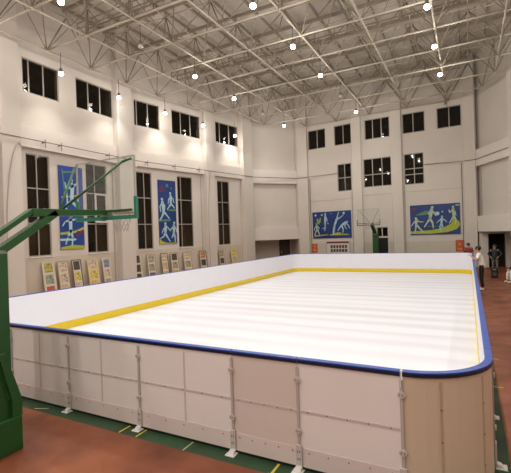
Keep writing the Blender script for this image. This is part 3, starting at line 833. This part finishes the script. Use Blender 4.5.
# tall left poster (partly behind the hoop arm)
poster(W[0], 'tall blue sports poster between the first two lower left windows', 18.49, 19.82, 2.16, 6.12, M['poster'], [
    ('ground_stroke', M['lime'], [('p', [(0, .0), (1, .0), (1, .035), (.5, .05), (0, .025)]), ]),
    ('lime_stroke', M['lime'], [('p', [(.0, .20), (.6, .22), (1, .27), (1, .24), (.5, .185), (0, .175)])]), ('thin_stroke', M['lime'], [('c', .1, .62, .9, .66, .03, .03)]),
    ('ribbon_stroke', M['lime2'], [('c', .15, .95, .22, .70, .03, .03), ('c', .22, .70, .1, .5, .03, .03), ('c', .2, .92, .75, .95, .035, .03)]),
    ('athlete_figure', M['fig'], fig([(.52, .83), (.55, .76), (.5, .58), (.75, .80), (.80, .9), (.3, .72), (.25, .8), (.25, .52), (.3, .42), (.75, .5), (.78, .40)], 1.35)),
    ('athlete_figure', M['fig'], fig([(.45, .40), (.42, .35), (.42, .22), (.65, .36), (.8, .42), (.2, .33), (.1, .28), (.30, .15), (.2, .06), (.5, .13), (.45, .04)], 1.25)),
    ('apparatus', M['fig'], [('c', .0, .115, .6, .115, .05, .05)]), ('apparatus', M['fig'], [('c', .3, .75, .32, .55, .03, .03)]),
    ('red_mark', M['redmark'], [('c', .65, .16, .85, .18, .04, .04), ('c', .7, .21, .9, .20, .04, .04)])])
poster(W[1], 'tall blue running poster with four pale runners on the left wall', 1.55, 2.89, 2.18, 6.08, M['poster_dark'], [
    ('ground_stroke', M['lime'], [('p', [(0, .0), (.9, .0), (.96, .02), (.6, .012), (.35, .02), (.12, .05), (0, .10)])]),
    ('green_bar', M['lime2'], [('p', [(.0, .38), (.72, .385), (.60, .355), (0, .35)]), ('p', [(.5, .52), (1, .52), (1, .55), (.6, .545)])]),
    ('athlete_figure', M['fig'], fig([(.20, .70), (.22, .65), (.28, .50), (.35, .60), (.32, .52), (.08, .58), (.12, .5), (.18, .43), (.05, .37), (.42, .46), (.58, .40)], 1.35)),
    ('athlete_figure', M['fig'], fig([(.68, .80), (.70, .75), (.70, .63), (.84, .71), (.88, .65), (.58, .70), (.54, .63), (.58, .58), (.48, .54), (.82, .60), (.90, .565)], 1.15)),
    ('athlete_figure', M['fig'], fig([(.35, .32), (.36, .28), (.33, .17), (.5, .25), (.62, .20), (.22, .22), (.15, .17), (.22, .11), (.06, .09), (.45, .10), (.60, .03)], 1.25)),
    ('athlete_figure', M['fig'], fig([(.86, .33), (.84, .28), (.82, .17), (.95, .24), (.98, .18), (.70, .24), (.6, .21), (.72, .10), (.68, .10), (.88, .10), (.88, .03)], 1.25)),
    ('star_mark', M['lime2'], [('p', [(.42, .95), (.50, .93), (.58, .95), (.55, .915), (.60, .89), (.50, .90), (.42, .89), (.46, .915)]), ('d', .75, .88, .06)]),
    ('red_mark', M['redmark'], [('c', .1, .86, .3, .88, .04, .04), ('c', .12, .82, .34, .84, .035, .035), ('d', .22, .90, .05)])])
poster(W[4], 'left blue far-wall poster with gymnast and volleyball figures', 1.04, 4.24, 2.1, 4.15, M['poster_dark'], [
    ('ground_stroke', M['lime'], [('c', .05, .09, .4, .13, .05, .03)]), ('ground_stroke', M['lime'], [('p', [(.42, .10), (.95, .10), (.9, .14), (.75, .15), (.70, .21), (.6, .19), (.5, .15)])]),
    ('athlete_figure', M['fig2'], fig([(.10, .55), (.11, .48), (.11, .34), (.17, .40), (.15, .30), (.05, .40), (.04, .30), (.07, .22), (.05, .10), (.16, .22), (.18, .12)], 1.0)),
    ('athlete_figure', M['fig'], fig([(.34, .90), (.345, .82), (.335, .58), (.355, .9), (.35, .97), (.385, .72), (.39, .62), (.34, .42), (.27, .36), (.335, .38), (.32, .28)], 1.15)),
    ('athlete_figure', M['fig'], fig([(.655, .76), (.635, .68), (.585, .48), (.67, .86), (.70, .96), (.74, .76), (.81, .84), (.55, .32), (.53, .16), (.57, .30), (.55, .14)], 1.2)),
    ('athlete_figure', M['fig'], fig([(.90, .58), (.86, .56), (.76, .46), (.92, .46), (.96, .34), (.84, .42), (.88, .32), (.70, .36), (.66, .26), (.80, .30), (.78, .18)], 1.2)),
    ('yellow_mark', M['lime'], [('c', .13, .72, .2, .60, .06, .03), ('c', .2, .60, .21, .76, .03, .05), ('c', .12, .64, .17, .56, .03, .05)]),
    ('ball_mark', M['fig'], [('d', .085, .88, .08), ('d', .255, .88, .07), ('d', .82, .91, .09), ('d', .5, .92, .03), ('d', .41, .55, .05)])])
poster(W[5], 'right blue far-wall poster with tennis and handball figures', 3.57, 6.66, 2.16, 4.2, M['poster_dark'], [
    ('ground_stroke', M['lime'], [('p', [(.0, .04), (.0, .12), (.45, .15), (.68, .22), (.82, .34), (.86, .46), (.84, .54), (.97, .42), (1.0, .30), (.93, .16), (.75, .07), (.4, .03)])]),
    ('swoosh_stroke', M['lime2'], [('p', [(.1, .66), (.32, .80), (.60, .74), (.56, .66), (.40, .69), (.3, .66)]), ('c', .36, .28, .62, .27, .025, .01), ('c', .44, .18, .66, .18, .01, .02)]),
    ('athlete_figure', M['fig2'], fig([(.12, .56), (.13, .50), (.12, .36), (.2, .44), (.27, .43), (.07, .42), (.02, .30), (.11, .22), (.09, .08), (.20, .20), (.28, .08)], 1.2)),
    ('athlete_figure', M['fig2'], fig([(.46, .90), (.445, .82), (.41, .54), (.50, .70), (.53, .62), (.38, .70), (.41, .62), (.35, .40), (.29, .26), (.46, .38), (.47, .22)], 1.4)),
    ('athlete_figure', M['fig'], fig([(.65, .58), (.645, .52), (.635, .36), (.71, .46), (.74, .40), (.58, .44), (.54, .38), (.60, .24), (.62, .10), (.66, .24), (.58, .16)], 1.05)),
    ('athlete_figure', M['fig2'], fig([(.87, .88), (.87, .80), (.88, .58), (.80, .70), (.79, .80), (.91, .70), (.92, .6), (.84, .48), (.79, .36), (.92, .46), (.90, .32)], 1.2)),
    ('ball_mark', M['fig'], [('d', .66, .74, .05), ('d', .56, .69, .13), ('d', .955, .93, .05), ('c', .92, .93, .98, .93, .03, .03)]),
    ('red_mark', M['redmark'], [('c', .06, .90, .13, .90, .03, .03), ('c', .05, .86, .12, .85, .03, .03), ('d', .1, .88, .05)])])
# notices beneath
poster(W[4], 'small red notice on the far wall below the left poster', .90, 1.38, .98, 1.68, M['red'], [('print_patch', M['orange'], [('p', [(.2, .15), (.8, .15), (.8, .45), (.2, .45)]), ('p', [(.3, .6), (.75, .6), (.75, .85), (.3, .85)])])], 'wall_notice', 'notice')
poster(W[5], 'small red notice on the far wall below the right poster', 6.34, 6.80, 1.02, 1.76, M['red'], [('print_patch', M['orange'], [('p', [(.2, .12), (.85, .12), (.85, .3), (.2, .3)]), ('p', [(.35, .5), (.7, .5), (.7, .75), (.35, .75)])])], 'wall_notice', 'notice')
grid_ = []
for r__ in range(2):
    for c_ in range(6): grid_.append(('p', [(.18+.12*c_, .18+.30*r__), (.27+.12*c_, .18+.30*r__), (.27+.12*c_, .40+.30*r__), (.18+.12*c_, .40+.30*r__)]))
poster(W[4], 'white photo notice board with red heading under the left far-wall poster', 2.16, 4.10, .85, 1.85, M['rimplate'], [
    ('frame', M['frame'], [('p', [(0, 0), (.02, 0), (.02, 1), (0, 1)]), ('p', [(.98, 0), (1, 0), (1, 1), (.98, 1)])]),
    ('heading', M['redmark'], [('p', [(.02, .84), (.95, .84), (.95, .98), (.02, .98)])]), ('photograph', M['doorpaint'], grid_)], 'notice_board', 'notice board')

# ------------------------------------------------------------------ tall display boards leaning along the left wall
P_ = {k_: mat('print_'+k_, c_, .6, var=.55, vscale=9) for k_, c_ in dict(yg=(.34, .30, .07), gp=(.25, .30, .22), rd=(.42, .10, .06), cr=(.47, .38, .28), dk=(.06, .05, .03), ye=(.52, .43, .10), bo=(.16, .20, .28), gr=(.30, .27, .20), tan=(.52, .36, .16), or_=(.45, .18, .08), pu=(.12, .10, .2)).items()}
def leaner(fr, label, s, w, top, frame, mount, pics):
    h = 1.85
    e = thing('display_board', label, 'display board', fr.p(s, .33, 0), 'display boards leaning along the left wall')
    ang = math.asin(.26/h); ca, sa = math.cos(ang), math.sin(ang)
    H_ = top/ca
    def pt(a, b_, c):       # a along, b out of the board face, c up the board
        return fr.p(s+a, .36-c*sa+b_*ca, c*ca+b_*sa)
    def bx(mb, a0, a1, b0, b1, c0, c1):
        mb.hexa([pt(a0, b0, c0), pt(a1, b0, c0), pt(a1, b1, c0), pt(a0, b1, c0), pt(a0, b0, c1), pt(a1, b0, c1), pt(a1, b1, c1), pt(a0, b1, c1)]); return mb
    bx(MB(), -w/2, w/2, -.02, 0, 0, H_).build('mount', mount, e)
    q = MB(); f = .035
    bx(q, -w/2, -w/2+f, 0, .012, 0, H_); bx(q, w/2-f, w/2, 0, .012, 0, H_); bx(q, -w/2+f, w/2-f, 0, .012, H_-f, H_); bx(q, -w/2+f, w/2-f, 0, .012, 0, f)
    q.build('frame', frame, e)
    n = len(pics); cell = (H_-.12)/n
    for i, pm in enumerate(pics):
        c1 = H_-.08-i*cell
        bx(MB(), -w*.33, w*.33, 0, .004, c1-cell*.80, c1).build('picture', P_[pm], e)
L1, BK_ = M['paper'], M['black']
pl = [
 (0, 17.74, .60, 1.66, L1, L1, ['yg', 'gp', 'rd'], 'pale board with yellow, green and red pictures, leaning leftmost under the first window'),
 (0, 18.47, .56, 1.62, M['wood'], L1, ['cr', 'cr', 'cr'], 'wood-framed board of faint cream sketches, second from the left'),
 (0, 19.21, .52, 1.64, BK_, L1, ['dk', 'ye', 'cr'], 'black-framed board with dark and yellow pictures, third from left'),
 (0, 20.16, .64, 1.62, M['paper2'], M['paper2'], ['cr', 'ye', 'tan'], 'pale yellow board below the open-sash window'),
 (0, 21.02, .52, 1.60, L1, L1, ['bo', 'cr', 'gr'], 'cream board with a blue and orange top picture, left of the hoop column'),
 (1, -.12, .44, 1.66, L1, L1, ['dk', 'dk', 'dk'], 'narrow board of dark pictures just right of the hoop column'),
 (1, .80, .58, 1.62, M['wood'], L1, ['gr', 'gr', 'pu'], 'board with grey photos and a purple bottom picture beneath the third window'),
 (1, 1.76, .50, 1.62, M['doorpaint'], L1, ['cr', 'tan', 'cr'], 'dark brown framed board below the running poster'),
 (1, 2.52, .60, 1.62, M['wood'], L1, ['dk', 'gr', 'tan'], 'wood-framed board with a dark top picture right of the brown-framed one'),
 (1, 3.56, .66, 1.60, M['wood'], M['paper'], ['cr', 'gr', 'ye'], 'pale board with faint pictures beneath the fourth window'),
 (1, 4.90, .60, 1.60, M['doorpaint'], L1, ['or_', 'dk', 'gr'], 'dark-framed board with an orange top picture left of the second column'),
 (2, .98, .50, 1.58, M['wood'], L1, ['gr', 'dk', 'gr'], 'small distant board with grey pictures beneath the fifth window'),
 (2, 2.25, .60, 1.60, M['paper2'], M['paper2'], ['ye', 'cr', 'ye'], 'farthest pale yellow display board on the left wall')]
for wi, s, w_, tp, fm, mm, pics, lab in pl: leaner(W[wi], lab, s, w_, tp, fm, mm, pics)

# street light seen through the third lower window
ol = thing('outdoor_lamp', 'tiny orange lamp outside the dark window right of the near hoop', 'lamp', W[1].p(.22, -3.0, 0))
q = MB(); q.ball(W[1].p(.22, -3.0, 2.45), .07, 10, 6); q.build('bulb', M['streetlamp'], ol)
q = MB(); q.tube(W[1].p(.22, -3.0, 0), W[1].p(.22, -3.0, 2.38), .03); q.build('pole', M['lampbody'], ol)

# ------------------------------------------------------------------ people
def skinmesh(name, chains, material, parent, sub=1, loc=(0, 0, 0)):
    """chains: list of lists of (x,y,z,r); a chain may start with an int index (chain, vertex) tuple to branch"""
    bm = bmesh.new(); lay = bm.verts.layers.skin.verify(); vv = []
    first = True
    for ch in chains:
        prev = None; row = []
        for p in ch:
            if len(p) == 2: v = vv[p[0]][p[1]]
            else:
                v = bm.verts.new(p[:3]); v[lay].radius = (p[3], p[3])
                if first: v[lay].use_root = True; first = False
            if prev is not None: bm.edges.new((prev, v))
            prev = v; row.append(v)
        vv.append(row)
    me = bpy.data.meshes.new(name); bm.to_mesh(me); bm.free(); me.materials.append(material)
    o = bpy.data.objects.new(name, me); COL.objects.link(o); o.parent = parent
    sk = o.modifiers.new('skin', 'SKIN'); sk.use_smooth_shade = True
    sb = o.modifiers.new('sub', 'SUBSURF'); sb.levels = sub; sb.render_levels = sub
    return o
def person(label, loc, yaw, pose, mats, scale=1.0, hands=True, shorts=False):
    """pose gives joints in a frame where +x is forward, +y is left"""
    e = thing('person', label, 'person', loc)
    J = pose
    hip, ch, nk, hd = J['hip'], J['chest'], J['neck'], J['head']
    S = lambda p, r: (*p, r)
    def lerp(a, b_, t): return tuple(a[i]+(b_[i]-a[i])*t for i in range(3))
    chains = [[S(hip, .10), S(lerp(hip, ch, .5), .095), S(ch, .105), S(nk, .052), S(lerp(nk, hd, .55), .058), S(hd, .088), S(lerp(nk, hd, 1.45), .072)]]
    for sd in ('L', 'R'):
        sh, el, wr = J['sh'+sd], J['el'+sd], J['wr'+sd]
        ci = len(chains)
        d = Vector(wr)-Vector(el); d.normalize(); palm = tuple(Vector(wr)+d*.06)
        chains.append([(0, 2), S(sh, .055), S(lerp(sh, el, .5), .045), S(el, .038), S(lerp(el, wr, .5), .034), S(wr, .024), S(palm, .026)])
        side = Vector((0, 0, 1)).cross(d)
        if side.length < .3: side = Vector((1, 0, 0))
        side.normalize(); bend = d.cross(side).normalized()
        if bend.z > 0: bend = -bend
        for f in range(4):
            b0 = Vector(palm)+side*(.027-.018*f); ln = (.065, .075, .07, .055)[f]
            k1 = b0+d*ln*.45; k2 = k1+d*ln*.4+bend*ln*.3; k3 = k2+d*ln*.15+bend*ln*.35
            if hands: chains.append([(ci, 6), S(tuple(b0+d*.01), .0095), S(tuple(k1), .0085), S(tuple(k2), .008), S(tuple(k3), .007)])
        sg = 1 if sd == 'R' else -1
        t0 = Vector(wr)+d*.025+side*sg*.028
        if hands: chains.append([(ci, 6), S(tuple(t0), .011), S(tuple(t0+d*.03+side*sg*.018), .009), S(tuple(t0+d*.055+side*sg*.016), .008)])
    for sd in ('L', 'R'):
        hp, kn, an, to = J['hp'+sd], J['kn'+sd], J['an'+sd], J['to'+sd]
        chains.append([(0, 0), S(hp, .085), S(lerp(hp, kn, .5), .068), S(kn, .052), S(lerp(kn, an, .4), .050), S(an, .034), S(to, .03)])
    body = skinmesh('body', chains, M['skin'], e, 1)
    # face, ears, hair
    hdv = Vector(hd); up_ = (Vector(hd)-Vector(nk)).normalized(); fw_ = Vector(J.get('face', (1, 0, 0))).normalized()
    fw_ = (fw_-up_*fw_.dot(up_)).normalized(); lf = up_.cross(fw_)
    off = world_of(e)
    def wp(f, l, u): return hdv+fw_*f+lf*l+up_*u+off
    q = MB(); q.ball(wp(.098, 0, .0), .016, 6, 4); q.tube(wp(.085, 0, .035), wp(.105, 0, -.005), .009, 6); q.build('nose', M['skin'], e, smooth=True)
    for l in (-1, 1):
        q = MB(); q.ball(wp(.085, l*.032, .03), .010, 6, 4); q.build('eye', M['hair'], e)
        q = MB(); q.ball(wp(.0, l*.088, .01), .022, 6, 4); q.build('ear', M['skin'], e, smooth=True)
    q = MB(); q.tube(wp(.088, -.022, -.045), wp(.088, .022, -.045), .007, 6); q.build('mouth', M['redshirt'], e)
    q = MB()
    c0 = wp(-.034, 0, .035)
    q.ball(c0, .106, 14, 9, (1.0, .92, .98)); q.build('hair', mats['hair'], e, smooth=True)
    # clothes
    mid = lerp(hip, ch, .5)
    cl = [[S(lerp(hip, ch, -.40), .165), S(hip, .165), S(mid, .158), S(ch, .165), S(lerp(ch, nk, .75), .066)]]
    for sd in ('L', 'R'):
        sh, el = J['sh'+sd], J['el'+sd]
        t = mats.get('sleeve', .75)
        if t <= 1: cl.append([(0, 3), S(sh, .084), S(lerp(sh, el, t*.6), .072), S(lerp(sh, el, t), .066)])
        else: cl.append([(0, 3), S(sh, .082), S(lerp(sh, el, .5), .07), S(el, .062), S(lerp(el, J['wr'+sd], .92), .046)])
    skinmesh('shirt', cl, mats['top'], e, 1)
    tr = [[S(lerp(hip, ch, .30), .118), S(hip, .132)]]
    for sd in ('L', 'R'):
        hp, kn, an = J['hp'+sd], J['kn'+sd], J['an'+sd]
        tr.append([(0, 1), S(hp, .098), S(lerp(hp, kn, .5), .085), S(kn, .070), S(lerp(kn, an, .5), .062), S(lerp(kn, an, .93), .055)])
    skinmesh('trousers', tr, mats['legs'], e, 1)
    for sd in ('L', 'R'):
        an, to = J['an'+sd], J['to'+sd]
        heel = Vector(an)-(Vector(to)-Vector(an)).normalized()*.04
        skinmesh('shoe', [[(heel.x, heel.y, .045, .043), ((an[0]+to[0])/2, (an[1]+to[1])/2, .042, .046), (to[0], to[1], .036, .038)]], mats['shoe'], e, 1)
    e.rotation_euler = (0, 0, yaw); e.scale = (scale,)*3
    # parts were built around the unrotated empty: meshes are local, so the rotation carries them
    return e
def stand(lean=0., arms='down'):
    J = dict(hip=(0, 0, .95), chest=(.02+lean*.6, 0, 1.30), neck=(.03+lean, 0, 1.45), head=(.06+lean*1.2, 0, 1.575),
             shL=(.02+lean, .17, 1.39), shR=(.02+lean, -.17, 1.39),
             hpL=(0, .09, .88), hpR=(0, -.09, .88), knL=(.03, .11, .49), knR=(.01, -.11, .49),
             anL=(-.03, .12, .075), anR=(-.01, -.12, .075), toL=(.13, .14, .035), toR=(.15, -.14, .035))
    if arms == 'phone': J.update(elL=(.13+lean, .22, 1.14), elR=(.13+lean, -.20, 1.14), wrL=(.29+lean, .09, 1.31), wrR=(.29+lean, -.07, 1.31))
    elif arms == 'hips': J.update(elL=(-.02+lean, .36, 1.14), elR=(-.02+lean, -.36, 1.14), wrL=(.10, .20, .98), wrR=(.10, -.20, .98))
    else: J.update(elL=(0, .23, 1.12), elR=(0, -.23, 1.12), wrL=(.06, .23, .87), wrR=(.06, -.23, .87))
    return J
Jm = stand(.05, 'phone'); Jm['face'] = (1, 0, -.35)
man = person('person in white T-shirt and black trousers leaning over the right rail with a phone', (.435, 18.78, 0), PI, Jm, dict(hair=M['hair'], top=M['shirt'], legs=M['trousers'], shoe=M['foot'], sleeve=.8), scale=1.05)
q = MB(); x0 = .435-.0525-.305-.083
q.box(x0-.055, x0-.045+.01, 18.76, 18.84, 1.385, 1.525); tag(q.build('mobile_phone', M['phone'], bevel=.004), 'small pale phone held over the rail by the person in white', 'phone')
person('person in a red shirt behind the far boards, beside the red notice', (-.03, 25.75, 0), -PI/2, stand(0, 'down'), dict(hair=M['hair'], top=M['redshirt'], legs=M['trousers'], shoe=M['black'], sleeve=.8), scale=.99, hands=True)
person('person in dark jacket and pale trousers standing before the dark doorway', (1.24, 25.6, 0), -PI/2-.3, stand(0, 'hips'), dict(hair=M['hair'], top=M['darkjacket'], legs=M['khaki'], shoe=M['black'], sleeve=2), scale=.93)
# seated person at the right edge
Js = dict(hip=(0, 0, .50), chest=(.06, 0, .84), neck=(.10, 0, .98), head=(.16, 0, 1.10), shL=(.07, .17, .93), shR=(.07, -.17, .93),
          elL=(.16, .24, .70), elR=(.16, -.24, .70), wrL=(.38, .14, .60), wrR=(.38, -.14, .60), hpL=(.02, .10, .48), hpR=(.02, -.10, .48),
          knL=(.42, .15, .48), knR=(.42, -.15, .48), anL=(.44, .16, .075), anR=(.44, -.16, .075), toL=(.60, .18, .035), toR=(.60, -.18, .035), face=(1, 0, -.3))
person('person in dark top and white trousers seated at the right edge', (1.98, 21.6, 0), PI+.35, Js, dict(hair=M['hair'], top=M['trousers'], legs=M['shirt'], shoe=M['foot'], sleeve=2))
st = thing('stool', 'low wooden stool under the seated person at the right edge', 'stool', (1.98, 21.6, 0))
q = MB(); q.box(1.80, 2.16, 21.44, 21.76, .33, .37); q.build('seat', M['wood'], st, bevel=.01)
for dx in (-.14, .14):
    for dy in (-.12, .12):
        q = MB(); q.tube((1.98+dx*1.1, 21.6+dy*1.1, 0), (1.98+dx, 21.6+dy, .33), .016, 8); q.build('leg', M['wood'], st)
# black box on the red floor
bx_ = thing('floor_speaker', 'small black box speaker standing on the red floor before the doorway', 'speaker', (1.10, 23.45, 0))
q = MB(); q.box(.95, 1.25, 23.30, 23.60, .02, .50); q.build('cabinet', M['black'], bx_, bevel=.015)
q = MB(); q.lathe([(.10, 0), (.10, .012), (.07, .006)], n=18)
for v in q.bm.verts: v.co = Vector((1.10+v.co.x, 23.30-v.co.z, .22+v.co.y))
q.build('speaker_cone', M['screw'], bx_)
q = MB(); q.box(1.03, 1.17, 23.285, 23.30, .40, .44); q.build('handle', M['frame'], bx_)
for dx in (-.11, .11):
    for dy in (-.11, .11):
        q = MB(); q.tube((1.10+dx, 23.45+dy, 0), (1.10+dx, 23.45+dy, .02), .02, 8); q.build('foot', M['black'], bx_)

# ------------------------------------------------------------------ world, camera, view
wd = bpy.data.worlds.new('night'); SC.world = wd; wd.use_nodes = True
wd.node_tree.nodes['Background'].inputs[0].default_value = (.030, .025, .020, 1)
wd.node_tree.nodes['Background'].inputs[1].default_value = 1.0
cam = bpy.data.cameras.new('camera'); co = bpy.data.objects.new('camera', cam); COL.objects.link(co)
yaw, pitch, roll = math.radians(27.75), math.radians(-.25), math.radians(1.92)
fw_ = Vector((-math.sin(yaw)*math.cos(pitch), math.cos(yaw)*math.cos(pitch), math.sin(pitch)))
rt = Vector((math.cos(yaw), math.sin(yaw), 0)); upv = rt.cross(fw_)
# image is rotated: horizon rises to the right
cr, sr = math.cos(roll), math.sin(roll)
R_ = rt*cr-upv*sr; U_ = rt*sr+upv*cr
mt = Matrix((R_, U_, -fw_)).transposed().to_4x4(); mt.translation = Vector((0, 0, 2.55))
co.matrix_world = mt
cam.sensor_fit = 'HORIZONTAL'; cam.sensor_width = 36; cam.lens = 404.8/511*36; cam.clip_start = .05; cam.clip_end = 200
SC.camera = co
vs = SC.view_settings
vs.view_transform = 'Standard'; vs.look = 'None'; vs.gamma = 1; vs.use_curve_mapping = False; vs.exposure = -0.62
